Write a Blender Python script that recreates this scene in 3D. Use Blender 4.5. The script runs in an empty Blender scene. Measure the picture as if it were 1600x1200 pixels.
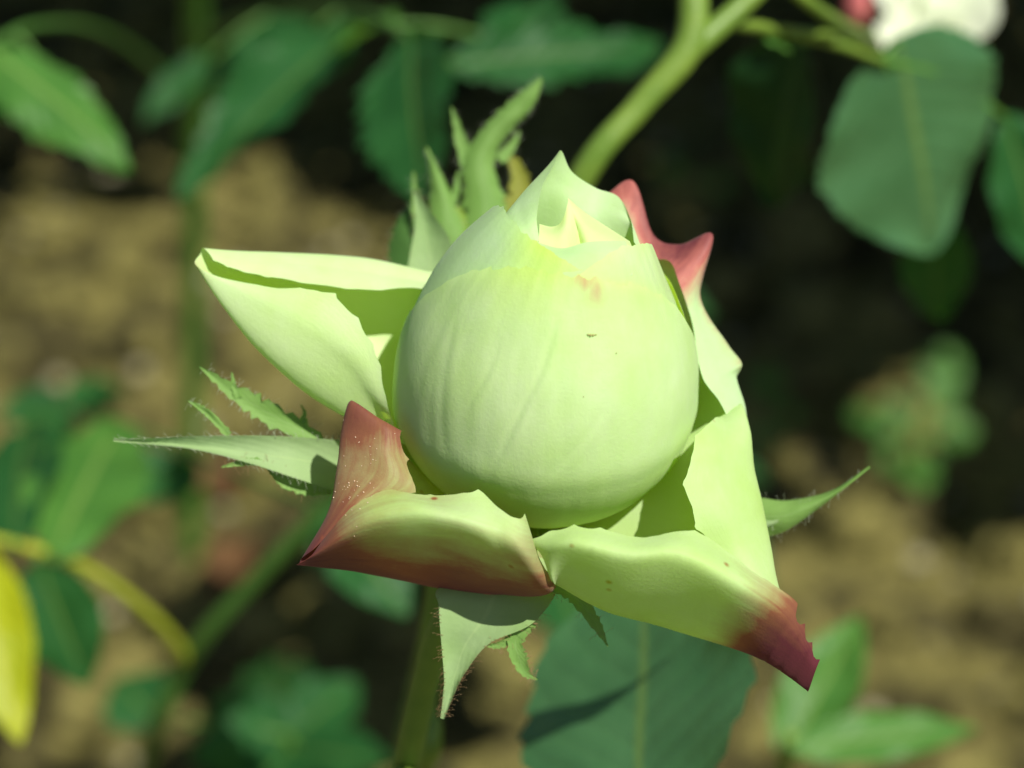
import bpy, bmesh, math, random
import numpy as np
from mathutils import Vector, noise
R = math.radians
random.seed(7); rng = np.random.default_rng(7)
scene = bpy.context.scene
COL = scene.collection

# ------------------------------------------------------------------ camera, sky, sun, exposure
FOCUS = 0.300                       # metres from lens to the middle of the bloom
PITCH = R(35)
FWD = np.array([0, math.cos(PITCH), -math.sin(PITCH)])
UPV = np.array([0, math.sin(PITCH), math.cos(PITCH)])
RGT = np.array([1.0, 0, 0])
CAM = np.array([0, 0, 0.45]) - FOCUS * FWD
SPAN = 1600 / 12000.0               # picture width at the focus distance (12 px per mm)
cam = bpy.data.cameras.new('camera')
camo = bpy.data.objects.new('camera', cam); COL.objects.link(camo)
camo.location = CAM; camo.rotation_euler = (math.pi / 2 - PITCH, 0, 0)
cam.sensor_width = 36; cam.lens = 36 * FOCUS / SPAN
cam.clip_start = 0.01; cam.clip_end = 2000
cam.dof.use_dof = True; cam.dof.focus_distance = FOCUS - 0.012
cam.dof.aperture_fstop = cam.lens / 6.9
scene.camera = camo

SUN = Vector((0.37, -0.36, 0.86)).normalized()      # towards the sun
world = bpy.data.worlds.new('World'); scene.world = world; world.use_nodes = True
wn = world.node_tree; bg = wn.nodes['Background']
sky = wn.nodes.new('ShaderNodeTexSky'); sky.sky_type = 'NISHITA'; sky.sun_disc = False
sky.sun_elevation = math.asin(SUN.z); sky.sun_rotation = math.atan2(SUN.x, SUN.y)
wn.links.new(sky.outputs[0], bg.inputs[0]); bg.inputs[1].default_value = 0.058
sl = bpy.data.lights.new('sun', 'SUN'); sl.energy = 5.0; sl.angle = R(0.53); sl.color = (1, 0.97, 0.85)
so = bpy.data.objects.new('sun', sl); COL.objects.link(so)
so.rotation_euler = (-SUN).to_track_quat('-Z', 'Y').to_euler()
so.location = (1, -1, 3)
vs = scene.view_settings; vs.view_transform = 'Standard'; vs.look = 'None'; vs.exposure = 0.30; vs.gamma = 1
scene.cycles.use_denoising = True
scene.cycles.max_bounces = 10; scene.cycles.diffuse_bounces = 5; scene.cycles.transmission_bounces = 6
scene.cycles.transparent_max_bounces = 12
scene.cycles.sample_clamp_indirect = 6

# ------------------------------------------------------------------ pixel helpers
def W(px, py, d=0.0):
    """photo pixel + d (in twelfths of a millimetre towards the camera from the bloom's middle) -> world"""
    dep = FOCUS - d / 12000.0
    k = SPAN / FOCUS / 1600
    return CAM + dep * (FWD + RGT * (px - 800) * k + UPV * (600 - py) * k)
def G(px, py, z=0.0):
    k = SPAN / FOCUS / 1600
    v = FWD + RGT * (px - 800) * k + UPV * (600 - py) * k
    return CAM + v * ((z - CAM[2]) / v[2])
def WH(px, py, z):
    return G(px, py, z)

# ------------------------------------------------------------------ materials
def mat(name):
    m = bpy.data.materials.new(name); m.use_nodes = True
    nt = m.node_tree; nt.nodes.clear()
    out = nt.nodes.new('ShaderNodeOutputMaterial')
    return m, nt, out
def N(nt, t, **kw):
    n = nt.nodes.new(t)
    for k, v in kw.items(): setattr(n, k, v)
    return n
def noise_node(nt, scale, detail=4, rough=.55, coord='Object', dist=0):
    tc = N(nt, 'ShaderNodeTexCoord'); n = N(nt, 'ShaderNodeTexNoise')
    n.inputs['Scale'].default_value = scale; n.inputs['Detail'].default_value = detail
    n.inputs['Roughness'].default_value = rough; n.inputs['Distortion'].default_value = dist
    nt.links.new(tc.outputs[coord], n.inputs['Vector'])
    return n
def ramp(nt, src, stops):
    r = N(nt, 'ShaderNodeValToRGB'); e = r.color_ramp.elements
    while len(e) < len(stops): e.new(.5)
    for el, (p, c) in zip(e, stops):
        el.position = p; el.color = (*c, 1) if len(c) == 3 else c
    nt.links.new(src, r.inputs[0]); return r
def mix(nt, fac, a, b, mode='MIX'):
    m = N(nt, 'ShaderNodeMix', data_type='RGBA', blend_type=mode)
    for sock, v in ((m.inputs[0], fac), (m.inputs[6], a), (m.inputs[7], b)):
        if hasattr(v, 'links') or hasattr(v, 'is_output'): nt.links.new(v, sock)
        elif isinstance(v, (int, float)): sock.default_value = v
        else: sock.default_value = (*v, 1)
    return m.outputs[2]
def math_n(nt, op, a, b=0.0):
    m = N(nt, 'ShaderNodeMath', operation=op)
    for sock, v in ((m.inputs[0], a), (m.inputs[1], b)):
        if isinstance(v, (int, float)): sock.default_value = v
        else: nt.links.new(v, sock)
    return m.outputs[0]

def petal_material(name, pale, deep, trans, pink, tfac=.38, spots=False):
    m, nt, out = mat(name)
    n1 = noise_node(nt, 95, 4, .6)
    base = mix(nt, ramp(nt, n1.outputs[0], [(.32, (0, 0, 0)), (.72, (1, 1, 1))]).outputs[0], pale, deep)
    # long veins that run from claw to rim (v of the uv map)
    uv = N(nt, 'ShaderNodeUVMap'); mp = N(nt, 'ShaderNodeMapping')
    mp.inputs['Scale'].default_value = (26, 2.2, 1); nt.links.new(uv.outputs[0], mp.inputs[0])
    vn = N(nt, 'ShaderNodeTexNoise'); vn.inputs['Scale'].default_value = 1.6; vn.inputs['Detail'].default_value = 5
    vn.inputs['Distortion'].default_value = .5
    nt.links.new(mp.outputs[0], vn.inputs['Vector'])
    vr = ramp(nt, vn.outputs[0], [(.40, (0, 0, 0)), (.5, (1, 1, 1)), (.6, (0, 0, 0))])
    base = mix(nt, math_n(nt, 'MULTIPLY', vr.outputs[0], .10), base, deep)
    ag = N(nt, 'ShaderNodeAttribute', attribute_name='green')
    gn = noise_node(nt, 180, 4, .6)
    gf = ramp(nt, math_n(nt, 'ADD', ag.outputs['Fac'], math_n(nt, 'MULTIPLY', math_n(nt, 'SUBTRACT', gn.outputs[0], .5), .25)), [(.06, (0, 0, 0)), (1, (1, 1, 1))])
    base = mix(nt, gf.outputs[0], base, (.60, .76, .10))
    at = N(nt, 'ShaderNodeAttribute', attribute_name='pink')
    n2 = noise_node(nt, 260, 4, .65)
    pn = math_n(nt, 'ADD', math_n(nt, 'MULTIPLY', math_n(nt, 'SUBTRACT', n2.outputs[0], .5), .40), math_n(nt, 'MULTIPLY', math_n(nt, 'SUBTRACT', vn.outputs[0], .5), .5))
    pf = math_n(nt, 'ADD', at.outputs['Fac'], math_n(nt, 'MULTIPLY', pn, ramp(nt, at.outputs['Fac'], [(.0, (.15, .15, .15)), (.3, (1, 1, 1))]).outputs[0]))
    pr = ramp(nt, pf, [(.12, (0, 0, 0)), (.9, (1, 1, 1))])
    base = mix(nt, pr.outputs[0], base, pink)
    dk = ramp(nt, math_n(nt, 'MULTIPLY', pf, .5), [(.42, (0, 0, 0)), (.75, (1, 1, 1))])
    base = mix(nt, dk.outputs[0], base, (.17, .035, .05))
    tcol = mix(nt, pr.outputs[0], trans, (pink[0] * .95, pink[1] * .55, pink[2] * .35))
    tcol = mix(nt, dk.outputs[0], tcol, (.16, .025, .03))
    if spots:
        sp = N(nt, 'ShaderNodeTexVoronoi'); sp.inputs['Scale'].default_value = 420
        tc = N(nt, 'ShaderNodeTexCoord'); nt.links.new(tc.outputs['Object'], sp.inputs['Vector'])
        sc = N(nt, 'ShaderNodeSeparateColor'); nt.links.new(sp.outputs['Color'], sc.inputs[0])
        g = math_n(nt, 'GREATER_THAN', sc.outputs[0], .965)
        d = ramp(nt, sp.outputs['Distance'], [(.10, (1, 1, 1)), (.24, (0, 0, 0))])
        base = mix(nt, math_n(nt, 'MULTIPLY', g, d.outputs[0]), base, (.36, .10, .05))
    fine = noise_node(nt, 1900, 3, .7); wav = noise_node(nt, 420, 3, .5)
    hgt = math_n(nt, 'ADD', math_n(nt, 'MULTIPLY', fine.outputs[0], .55), math_n(nt, 'ADD', math_n(nt, 'MULTIPLY', wav.outputs[0], .35), math_n(nt, 'MULTIPLY', vr.outputs[0], -.06)))
    bmp = N(nt, 'ShaderNodeBump'); bmp.inputs['Strength'].default_value = .22; bmp.inputs['Distance'].default_value = .0004
    nt.links.new(hgt, bmp.inputs['Height'])
    p = N(nt, 'ShaderNodeBsdfPrincipled'); p.inputs['Roughness'].default_value = .52
    p.inputs['Specular IOR Level'].default_value = .24
    p.inputs['Sheen Weight'].default_value = .12; p.inputs['Sheen Roughness'].default_value = .5
    nt.links.new(base, p.inputs['Base Color']); nt.links.new(bmp.outputs[0], p.inputs['Normal'])
    t = N(nt, 'ShaderNodeBsdfTranslucent'); nt.links.new(tcol, t.inputs[0]); nt.links.new(bmp.outputs[0], t.inputs['Normal'])
    ms = N(nt, 'ShaderNodeMixShader'); ms.inputs[0].default_value = tfac
    nt.links.new(p.outputs[0], ms.inputs[1]); nt.links.new(t.outputs[0], ms.inputs[2])
    nt.links.new(ms.outputs[0], out.inputs[0])
    return m

def leaf_material(name, dark, light, trans, rib, tfac=.3, rough=.46, patch=None, spec=.35, veins=1.0):
    m, nt, out = mat(name)
    n1 = noise_node(nt, 60, 4, .6)
    base = mix(nt, ramp(nt, n1.outputs[0], [(.3, (0, 0, 0)), (.7, (1, 1, 1))]).outputs[0], dark, light)
    if patch:
        n3 = noise_node(nt, 38, 3, .6)
        base = mix(nt, ramp(nt, n3.outputs[0], [(.52, (0, 0, 0)), (.68, (1, 1, 1))]).outputs[0], base, patch)
    uv = N(nt, 'ShaderNodeUVMap'); sx = N(nt, 'ShaderNodeSeparateXYZ'); nt.links.new(uv.outputs[0], sx.inputs[0])
    a = math_n(nt, 'ABSOLUTE', math_n(nt, 'SUBTRACT', sx.outputs[0], .5))
    midrib = ramp(nt, a, [(.012, (1, 1, 1)), (.03, (0, 0, 0))])
    v = math_n(nt, 'SUBTRACT', sx.outputs[1], math_n(nt, 'MULTIPLY', a, .55))
    w = math_n(nt, 'ABSOLUTE', math_n(nt, 'SINE', math_n(nt, 'MULTIPLY', v, 30)))
    side = ramp(nt, w, [(.04, (1, 1, 1)), (.17, (0, 0, 0))])
    base = mix(nt, math_n(nt, 'MULTIPLY', side.outputs[0], .08 * veins), base, rib)
    base = mix(nt, math_n(nt, 'MULTIPLY', midrib.outputs[0], .25 + .75 * veins), base, rib)
    quilt = math_n(nt, 'ADD', math_n(nt, 'MULTIPLY', w, .7 * veins), math_n(nt, 'MULTIPLY', noise_node(nt, 700, 3).outputs[0], .6))
    bmp = N(nt, 'ShaderNodeBump'); bmp.inputs['Strength'].default_value = .35; bmp.inputs['Distance'].default_value = .0005
    nt.links.new(quilt, bmp.inputs['Height'])
    p = N(nt, 'ShaderNodeBsdfPrincipled'); p.inputs['Roughness'].default_value = rough
    p.inputs['Specular IOR Level'].default_value = spec
    nt.links.new(base, p.inputs['Base Color']); nt.links.new(bmp.outputs[0], p.inputs['Normal'])
    t = N(nt, 'ShaderNodeBsdfTranslucent'); t.inputs[0].default_value = (*trans, 1)
    ms = N(nt, 'ShaderNodeMixShader'); ms.inputs[0].default_value = tfac
    nt.links.new(p.outputs[0], ms.inputs[1]); nt.links.new(t.outputs[0], ms.inputs[2])
    nt.links.new(ms.outputs[0], out.inputs[0])
    return m

def solid_material(name, a, b, scale=150, rough=.5, bump=.3, bdist=.0006, spec=.4, bscale=900):
    m, nt, out = mat(name)
    n1 = noise_node(nt, scale, 5, .6)
    base = mix(nt, ramp(nt, n1.outputs[0], [(.32, (0, 0, 0)), (.68, (1, 1, 1))]).outputs[0], a, b)
    n2 = noise_node(nt, bscale, 3)
    bmp = N(nt, 'ShaderNodeBump'); bmp.inputs['Strength'].default_value = bump; bmp.inputs['Distance'].default_value = bdist
    nt.links.new(n2.outputs[0], bmp.inputs['Height'])
    p = N(nt, 'ShaderNodeBsdfPrincipled'); p.inputs['Roughness'].default_value = rough
    p.inputs['Specular IOR Level'].default_value = spec
    nt.links.new(base, p.inputs['Base Color']); nt.links.new(bmp.outputs[0], p.inputs['Normal'])
    nt.links.new(p.outputs[0], out.inputs[0])
    return m

PINK = (.62, .20, .17)
M = {}
M['petal'] = petal_material('petal_pale_green', (.76, .90, .53), (.66, .86, .36), (.56, .80, .05), PINK, .42)
M['petal_cool'] = petal_material('petal_cool_green', (.63, .82, .49), (.55, .78, .35), (.50, .74, .06), PINK, .40)
M['petal_in'] = petal_material('petal_heart', (.80, .90, .48), (.73, .88, .37), (.68, .86, .12), PINK, .40)
M['petal_spot'] = petal_material('petal_blushed', (.63, .81, .40), (.52, .74, .23), (.50, .68, .015), (.34, .140, .070), .42, spots=True)
M['petal_white'] = petal_material('petal_white', (.84, .87, .74), (.78, .84, .62), (.7, .8, .4), PINK, .35)
M['leaf'] = leaf_material('rose_leaf', (.013, .075, .018), (.025, .112, .028), (.075, .29, .018), (.10, .19, .04), spec=.22)
M['leaf_deep'] = leaf_material('rose_leaf_deep', (.010, .042, .010), (.016, .06, .014), (.04, .14, .01), (.05, .1, .03), .10, spec=.18)  # darker, less translucent green for one hanging leaf
M['leaf_gloss'] = leaf_material('rose_leaf_glossy', (.045, .14, .05), (.075, .19, .075), (.10, .30, .03), (.12, .22, .06), .25, .38, spec=.6)
M['leaf_bright'] = leaf_material('rose_leaf_young', (.05, .17, .03), (.09, .24, .04), (.22, .50, .04), (.22, .36, .08), .38)
M['leaf_yellow'] = leaf_material('rose_leaf_yellowing', (.36, .42, .008), (.44, .47, .01), (.60, .64, .01), (.45, .45, .05), .35, patch=(.30, .38, .03))
M['leaf_dry'] = leaf_material('dry_leaf', (.09, .045, .018), (.13, .065, .025), (.2, .1, .04), (.25, .14, .07), .15, .7, spec=.2)
M['sepal'] = leaf_material('sepal_green', (.13, .27, .05), (.22, .37, .10), (.30, .50, .08), (.30, .44, .18), .25, .6, spec=.25, veins=.12)
M['sepal_yellow'] = leaf_material('sepal_yellowing', (.18, .22, .03), (.26, .26, .04), (.4, .4, .05), (.36, .36, .1), .25, .6, spec=.2, veins=.1)
M['sepal_dark'] = leaf_material('sepal_dark', (.05, .13, .03), (.08, .18, .04), (.12, .3, .03), (.1, .2, .06), .25, .6, spec=.2, veins=.1)
M['sepal_felt'] = leaf_material('sepal_felted', (.24, .37, .15), (.34, .47, .23), (.36, .54, .14), (.40, .54, .24), .25, .75, patch=(.26, .42, .13), spec=.15, veins=.15)
M['stem'] = solid_material('rose_stem', (.11, .20, .025), (.17, .26, .035), 120, .45)
M['stem_dark'] = solid_material('rose_stem_dark', (.045, .13, .02), (.07, .17, .03), 120, .45)
M['stem_mid'] = solid_material('rose_stem_mid', (.06, .17, .02), (.09, .22, .03), 120, .45)
M['stem_lime'] = solid_material('yellow_leaf_stalk', (.26, .32, .02), (.34, .37, .03), 120, .45)
M['hair'] = solid_material('gland_hair', (.22, .10, .05), (.30, .22, .10), 900, .5)
M['hair_pale'] = solid_material('silk_hair', (.30, .36, .22), (.42, .46, .34), 900, .5)
M['dust'] = solid_material('pollen_dust', (.62, .42, .28), (.75, .6, .45), 900, .8)

# ------------------------------------------------------------------ object helpers
def link(name, me, m=None, parent=None, smooth=True):
    o = bpy.data.objects.new(name, me); COL.objects.link(o)
    if m: me.materials.append(m)
    if smooth: me.polygons.foreach_set('use_smooth', [True] * len(me.polygons))
    if parent is not None: o.parent = parent
    return o
def empty(name, loc, label, cat, group=None):
    o = bpy.data.objects.new(name, None); COL.objects.link(o); o.location = loc
    o.empty_display_size = .01
    tag(o, label, cat, group); return o
def tag(o, label, cat, group=None):
    o['label'] = label; o['category'] = cat
    if group: o['group'] = group
def pchild(name, verts, faces, m, parent, uvs=None, pink=None, green=None):
    """mesh given in world coordinates, stored in the root thing's space"""
    root = parent; off = Vector((0, 0, 0))
    while root is not None: off += root.location; root = root.parent
    v = np.asarray(verts, float) - np.array(off)
    me = bpy.data.meshes.new(name); me.from_pydata(v.tolist(), [], faces)
    if uvs is not None:
        ul = me.uv_layers.new(name='UVMap')
        li = np.zeros(len(me.loops), int); me.loops.foreach_get('vertex_index', li)
        ul.data.foreach_set('uv', np.asarray(uvs, float)[li].ravel())
    if pink is not None:
        at = me.attributes.new('pink', 'FLOAT', 'POINT'); at.data.foreach_set('value', np.asarray(pink, float))
    if green is not None:
        at = me.attributes.new('green', 'FLOAT', 'POINT'); at.data.foreach_set('value', np.asarray(green, float))
    me.update()
    return link(name, me, m, parent)

def cr(P, t):
    """Catmull-Rom along axis 0 of P at parameters t (cells)"""
    n = len(P); t = np.clip(np.asarray(t, float), 0, n - 1)
    i = np.minimum(t.astype(int), n - 2); f = (t - i)
    ext = np.concatenate([[2 * P[0] - P[1]], P, [2 * P[-1] - P[-2]]])
    a, b, c, d = ext[i], ext[i + 1], ext[i + 2], ext[i + 3]
    f = f.reshape(f.shape + (1,) * (P.ndim - 1))
    return .5 * (2 * b + (c - a) * f + (2 * a - 5 * b + 4 * c - d) * f ** 2 + (3 * b - 3 * c + d - a) * f ** 3)
def scallop(t, teeth, depth, p=.65):
    """0 at each tooth tip, a rounded bay between two tips"""
    r = np.zeros_like(t)
    for q, (a, b) in enumerate(zip(teeth[:-1], teeth[1:])):
        k = (t >= a) & (t <= b)
        dd = depth[q] if isinstance(depth, (list, tuple)) else depth * min(1, (b - a) / .8 + .25)
        r[k] = dd * np.maximum(0, np.sin(np.pi * (t[k] - a) / (b - a))) ** p
    return r
def grid_eval(C, ti, si):
    """C rows x cols x k, arrays of row params and (rows x cols) col params"""
    rows = cr(C, ti)                                   # T x cols x k
    out = np.zeros((len(ti), si.shape[1], C.shape[2]))
    for k in range(len(ti)): out[k] = cr(rows[k], si[k])
    return out

def grid_petal(name, rows, m, parent, sub=12, teeth0=None, teeth1=None, d0=.18, d1=.18, drop=(), ripple=0.0, seed=0, tear=.03,
               teethT=None, dT=.15):
    C = np.array([[tuple(c) + (0,) * (4 - len(c)) for c in r] for r in rows], float)
    nr, nc = C.shape[:2]
    T = (nr - 1) * sub + 1; S = (nc - 1) * sub + 1
    ti = np.linspace(0, nr - 1, T)
    s0 = scallop(ti, teeth0, d0) if teeth0 is not None else np.zeros(T)
    s1 = scallop(ti, teeth1, d1) if teeth1 is not None else np.zeros(T)
    jit = np.array([noise.noise(Vector((k * .55, seed * 7.1, .3))) for k in range(T)]) * tear
    jit2 = np.array([noise.noise(Vector((k * .55, seed * 7.1 + 50, .3))) for k in range(T)]) * tear
    s0 = np.maximum(s0 + jit + tear * .5, 0); s1 = np.maximum(s1 + jit2 + tear * .5, 0)
    lin = np.linspace(0, 1, S)[None, :]
    si = s0[:, None] + (nc - 1 - s1 - s0)[:, None] * lin
    if teethT is not None:
        # also nibble the last row (rim) : shorten rows near the end
        tt = np.linspace(0, nc - 1, S)
        bay = scallop(tt, teethT, dT)
        E = np.zeros((T, S, 4))
        for k in range(S):
            tk = ti * (nr - 1 - bay[k]) / (nr - 1)
            E[:, k] = grid_eval(C, tk, np.full((T, 1), tt[k]))[:, 0]
    else:
        E = grid_eval(C, ti, si)
    V = np.zeros((T * S, 3)); k = 0
    for i in range(T):
        for j in range(S):
            V[k] = W(E[i, j, 0], E[i, j, 1], E[i, j, 2]); k += 1
    if ripple:
        for q in range(len(V)):
            V[q] += np.array(noise.noise_vector(Vector(V[q] * 160 + seed * 3.3))) * ripple
    F = []; dropset = set(drop)
    for i in range(T - 1):
        for j in range(S - 1):
            if (i // sub, j // sub) in dropset: continue
            a = i * S + j; F.append((a, a + 1, a + S + 1, a + S))
    uvs = np.stack([si / (nc - 1), np.repeat(ti[:, None], S, 1) / (nr - 1)], -1).reshape(-1, 2)
    return pchild(name, V, F, m, parent, uvs, E[..., 3].ravel())

def tube(pts, radii, seg=8, cap=True):
    """world points -> verts, faces of a smooth tapered tube"""
    P = np.asarray(pts, float); Rr = np.asarray(radii, float)
    n = len(P)
    if n > 2:
        tt = np.linspace(0, n - 1, (n - 1) * 8 + 1); P = cr(P, tt); Rr = np.maximum(cr(Rr[:, None], tt)[:, 0], 1e-5)
    n = len(P); V = []; F = []
    x = None
    for i in range(n):
        d = P[min(i + 1, n - 1)] - P[max(i - 1, 0)]; d /= np.linalg.norm(d) + 1e-12
        if x is None:
            x = np.cross(d, np.array([1., 0, 0]) if abs(d[0]) < .8 else np.array([0, 1., 0]))
        x = x - d * (x @ d); x = x / (np.linalg.norm(x) + 1e-12); y = np.cross(d, x)      # carried along the curve
        for k in range(seg):
            a = 2 * math.pi * k / seg
            V.append(P[i] + Rr[i] * (math.cos(a) * x + math.sin(a) * y))
    for i in range(n - 1):
        for k in range(seg):
            a = i * seg + k; b = i * seg + (k + 1) % seg
            F.append((a, b, b + seg, a + seg))
    if cap:
        F.append(tuple(range(seg))[::-1]); F.append(tuple((n - 1) * seg + k for k in range(seg)))
    return V, F
PTS = {}
def tube_part(name, pts, radii, m, parent, seg=10):
    v, f = tube(pts, radii, seg); o = pchild(name, v, f, m, parent)
    P = np.asarray(pts, float); P = cr(P, np.linspace(0, len(P) - 1, len(P) * 12)) if len(P) > 2 else P
    PTS[o.name] = P
    if name == 'stem': PTS[parent.name] = P
    return o

def leaf_part(name, base, tip, width, m, parent, face=None, fold=.25, droop=.12, side=0.0, serr=26, wmax=.45, nu=16, nv=40, seed=0, teeth=.035):
    """one serrated leaflet from base to tip (world); width in metres, face = direction the upper side looks to"""
    base = np.asarray(base, float); tip = np.asarray(tip, float)
    ax = tip - base; L = np.linalg.norm(ax); ax /= L
    f = np.asarray(face if face is not None else (-.55 * FWD + np.array([0, 0, .75])), float)
    nrm = f - ax * (f @ ax); nrm /= np.linalg.norm(nrm); sx = np.cross(ax, nrm)
    V = []; UV = []
    for j in range(nv + 1):
        v = j / nv
        q = v ** (math.log(.5) / math.log(wmax))
        hw = .5 * width * (math.sin(math.pi * q) ** .72) * (1 - .25 * v ** 3)
        saw = ((v * serr) % 1.0)
        hw *= 1 - teeth * 2.2 * (1 - saw) * (1 if .04 < v < .97 else 0)
        dz = -droop * L * (v - .3) ** 2
        cx = side * L * math.sin(math.pi * v)
        for i in range(nu + 1):
            u = i / nu * 2 - 1
            wv = .035 * L * noise.noise(Vector((u * 1.6, v * 3.4, seed * 5.7))) * (abs(u) + .25)
            wv += .018 * L * math.sin(v * 19 + seed + (1.2 if u > 0 else 0)) * u * u
            h = fold * hw * (abs(u) ** 1.15) + dz + wv
            V.append(base + ax * (v * L) + sx * (u * hw + cx) + nrm * h); UV.append((i / nu, v))
    F = []
    for j in range(nv):
        for i in range(nu):
            a = j * (nu + 1) + i; F.append((a, a + 1, a + nu + 2, a + nu + 1))
    return pchild(name, V, F, m, parent, UV)

# ================================================================== GROUND
def ground_h(x, y):
    v = Vector((x, y, 0))
    h = .016 * noise.noise(v * 5 + Vector((3.1, 0, 0))) + .012 * noise.noise(v * 17) + .011 * abs(noise.noise(v * 42)) + .0025 * noise.noise(v * 110)
    return h - .012
xs = np.concatenate([-np.geomspace(400, .56, 22), np.linspace(-.5, .55, 176), np.geomspace(.6, 400, 22)])
ys = np.concatenate([-np.geomspace(400, .1, 18), np.linspace(0.0, 1.45, 240), np.geomspace(1.5, 600, 24)])
gv = []
for y in ys:
    for x in xs:
        near = abs(x) < .8 and -.1 < y < 2
        gv.append((x, y, ground_h(x, y) if near else -.012))
nx = len(xs)
gf = [(j * nx + i, j * nx + i + 1, (j + 1) * nx + i + 1, (j + 1) * nx + i) for j in range(len(ys) - 1) for i in range(nx - 1)]
gme = bpy.data.meshes.new('ground'); gme.from_pydata(gv, [], gf)
def soil_material(name, k=1.0):
    k *= 1.08
    m, nt, out = mat(name)
    n1 = noise_node(nt, 24, 8, .66, dist=.5); n2 = noise_node(nt, 70, 6, .65); n3 = noise_node(nt, 420, 4, .7)
    c = ramp(nt, n2.outputs[0], [(.28, (.078 * k, .072 * k, .018 * k)), (.5, (.172 * k, .150 * k, .046 * k)), (.75, (.26 * k, .225 * k, .078 * k))]).outputs[0]
    c = mix(nt, ramp(nt, n1.outputs[0], [(.45, (1, 1, 1)), (.52, (0, 0, 0))]).outputs[0], c, (.03, .024, .011))   # damp humus, also painted in for the shaded gaps between clods
    c = mix(nt, math_n(nt, 'MULTIPLY', ramp(nt, n3.outputs[0], [(.35, (0, 0, 0)), (.7, (1, 1, 1))]).outputs[0], .35), c, (.26 * k, .235 * k, .08 * k))
    hh = math_n(nt, 'ADD', n2.outputs[0], math_n(nt, 'MULTIPLY', n3.outputs[0], .5))
    b = N(nt, 'ShaderNodeBump'); b.inputs['Strength'].default_value = .9; b.inputs['Distance'].default_value = .006
    nt.links.new(hh, b.inputs['Height'])
    p = N(nt, 'ShaderNodeBsdfPrincipled'); p.inputs['Roughness'].default_value = .92; p.inputs['Specular IOR Level'].default_value = .15
    nt.links.new(c, p.inputs['Base Color']); nt.links.new(b.outputs[0], p.inputs['Normal']); nt.links.new(p.outputs[0], out.inputs[0])
    return m
M['soil'] = soil_material('sandy_soil'); M['clod'] = soil_material('soil_clod', 1.08)
g = link('ground', gme, M['soil']); g['kind'] = 'structure'

# crumbs of soil, too many to count
bm = bmesh.new(); bmesh.ops.create_icosphere(bm, subdivisions=2, radius=1)
iv = np.array([v.co[:] for v in bm.verts]); bm.verts.ensure_lookup_table()
ifc = [[v.index for v in f.verts] for f in bm.faces]; bm.free()
CV, CF = [], []
for k in range(2600):
    x = random.uniform(-.42, .45); y = random.uniform(.22, 1.35)
    r = random.choice([.003, .004, .005, .007, .009, .012]) * random.uniform(.7, 1.3)
    if random.random() < .04: r *= 1.8
    s = Vector((random.random() * 50, random.random() * 50, 3))
    z = ground_h(x, y) + r * .35
    off = len(CV)
    for p in iv:
        d = 1 + .45 * noise.noise(Vector(p) * 1.6 + s)
        CV.append((x + p[0] * r * d * 1.15, y + p[1] * r * d, z + p[2] * r * d * .75))
    CF += [[a + off for a in f] for f in ifc]
cme = bpy.data.meshes.new('soil_clods'); cme.from_pydata(CV, [], CF)
cl = link('soil_clods', cme, M['clod']); cl['kind'] = 'stuff'; tag(cl, 'crumbly sandy clods scattered over the flower bed', 'soil')

# pale grit lying on the bed
GV, GF = [], []
rg = random.Random(21)
for k in range(420):
    x = rg.uniform(-.42, .45); y = rg.uniform(.25, 1.35); r = rg.uniform(.0016, .0046)
    z = ground_h(x, y) + r * .8; sd = Vector((rg.random() * 40, rg.random() * 40, 1)); off = len(GV)
    for p in iv:
        d = 1 + .3 * noise.noise(Vector(p) * 1.3 + sd); GV.append((x + p[0] * r * d * 1.2, y + p[1] * r * d, z + p[2] * r * d * .7))
    GF += [[a + off for a in f] for f in ifc]
M['grit'] = solid_material('pale_grit', (.22, .20, .11), (.40, .36, .24), 300, .85)
gme2 = bpy.data.meshes.new('grit'); gme2.from_pydata(GV, [], GF)
gr_ = link('grit', gme2, M['grit']); gr_['kind'] = 'stuff'; tag(gr_, 'pale grit and crumbs strewn over the soil', 'grit')

# ================================================================== THE BLOOM
BASE = W(852, 796, -100)
rose_root = W(560, 1500, -900); 
foot = np.array([-.05, .20, -.02])
rose = empty('rose_bloom', foot, 'half open pale green rose with blushed outer petals on an upright stem', 'rose')

# --- the globe: surface of revolution in the bud's own frame
HB = np.array([-212, 0, 60, 126, 184, 241, 299, 340, 375], float)
RB = np.array([0, 238, 236, 222, 199, 171, 130, 96, 60], float)
CB = np.array([853, 852, 853, 855, 858, 863, 880, 886, 890], float)
def bud_r(h):
    return np.where(h < 0, 238 * np.sqrt(np.maximum(0, 1 - (h / 212) ** 2)), np.interp(h, HB[1:], RB[1:]))
_H = np.linspace(-330, 460, 791)
_k = np.exp(-.5 * (np.arange(-90, 91) / 27.0) ** 2); _k /= _k.sum()
def _sm(a): return np.convolve(np.pad(a, 90, mode='edge'), _k, mode='valid')
_Rs = _sm(np.interp(_H, np.array([-330, -60, 0, 60, 126, 184, 241, 299, 340, 375, 460]), np.array([238, 238, 239, 237, 222, 196, 169, 131, 96, 60, 10.])))
_Cs = _sm(np.interp(_H, HB, CB))
def _smooth_tab(h):
    low = 238 * np.sqrt(np.maximum(0, 1 - (h / 212) ** 2))
    up = np.interp(h, _H, _Rs); f = np.clip((h + 70) / 70, 0, 1); f = f * f * (3 - 2 * f)
    return low * (1 - f) + up * f, np.interp(h, _H, _Cs)
def bud_pt(az, h, off=0.0):
    r, c = _smooth_tab(np.asarray(h, float)); r = np.maximum(r + off, 0)
    return c + r * np.sin(az), 610 - .87 * h + .47 * r * np.cos(az), .47 * h + .87 * r * np.cos(az)

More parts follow.
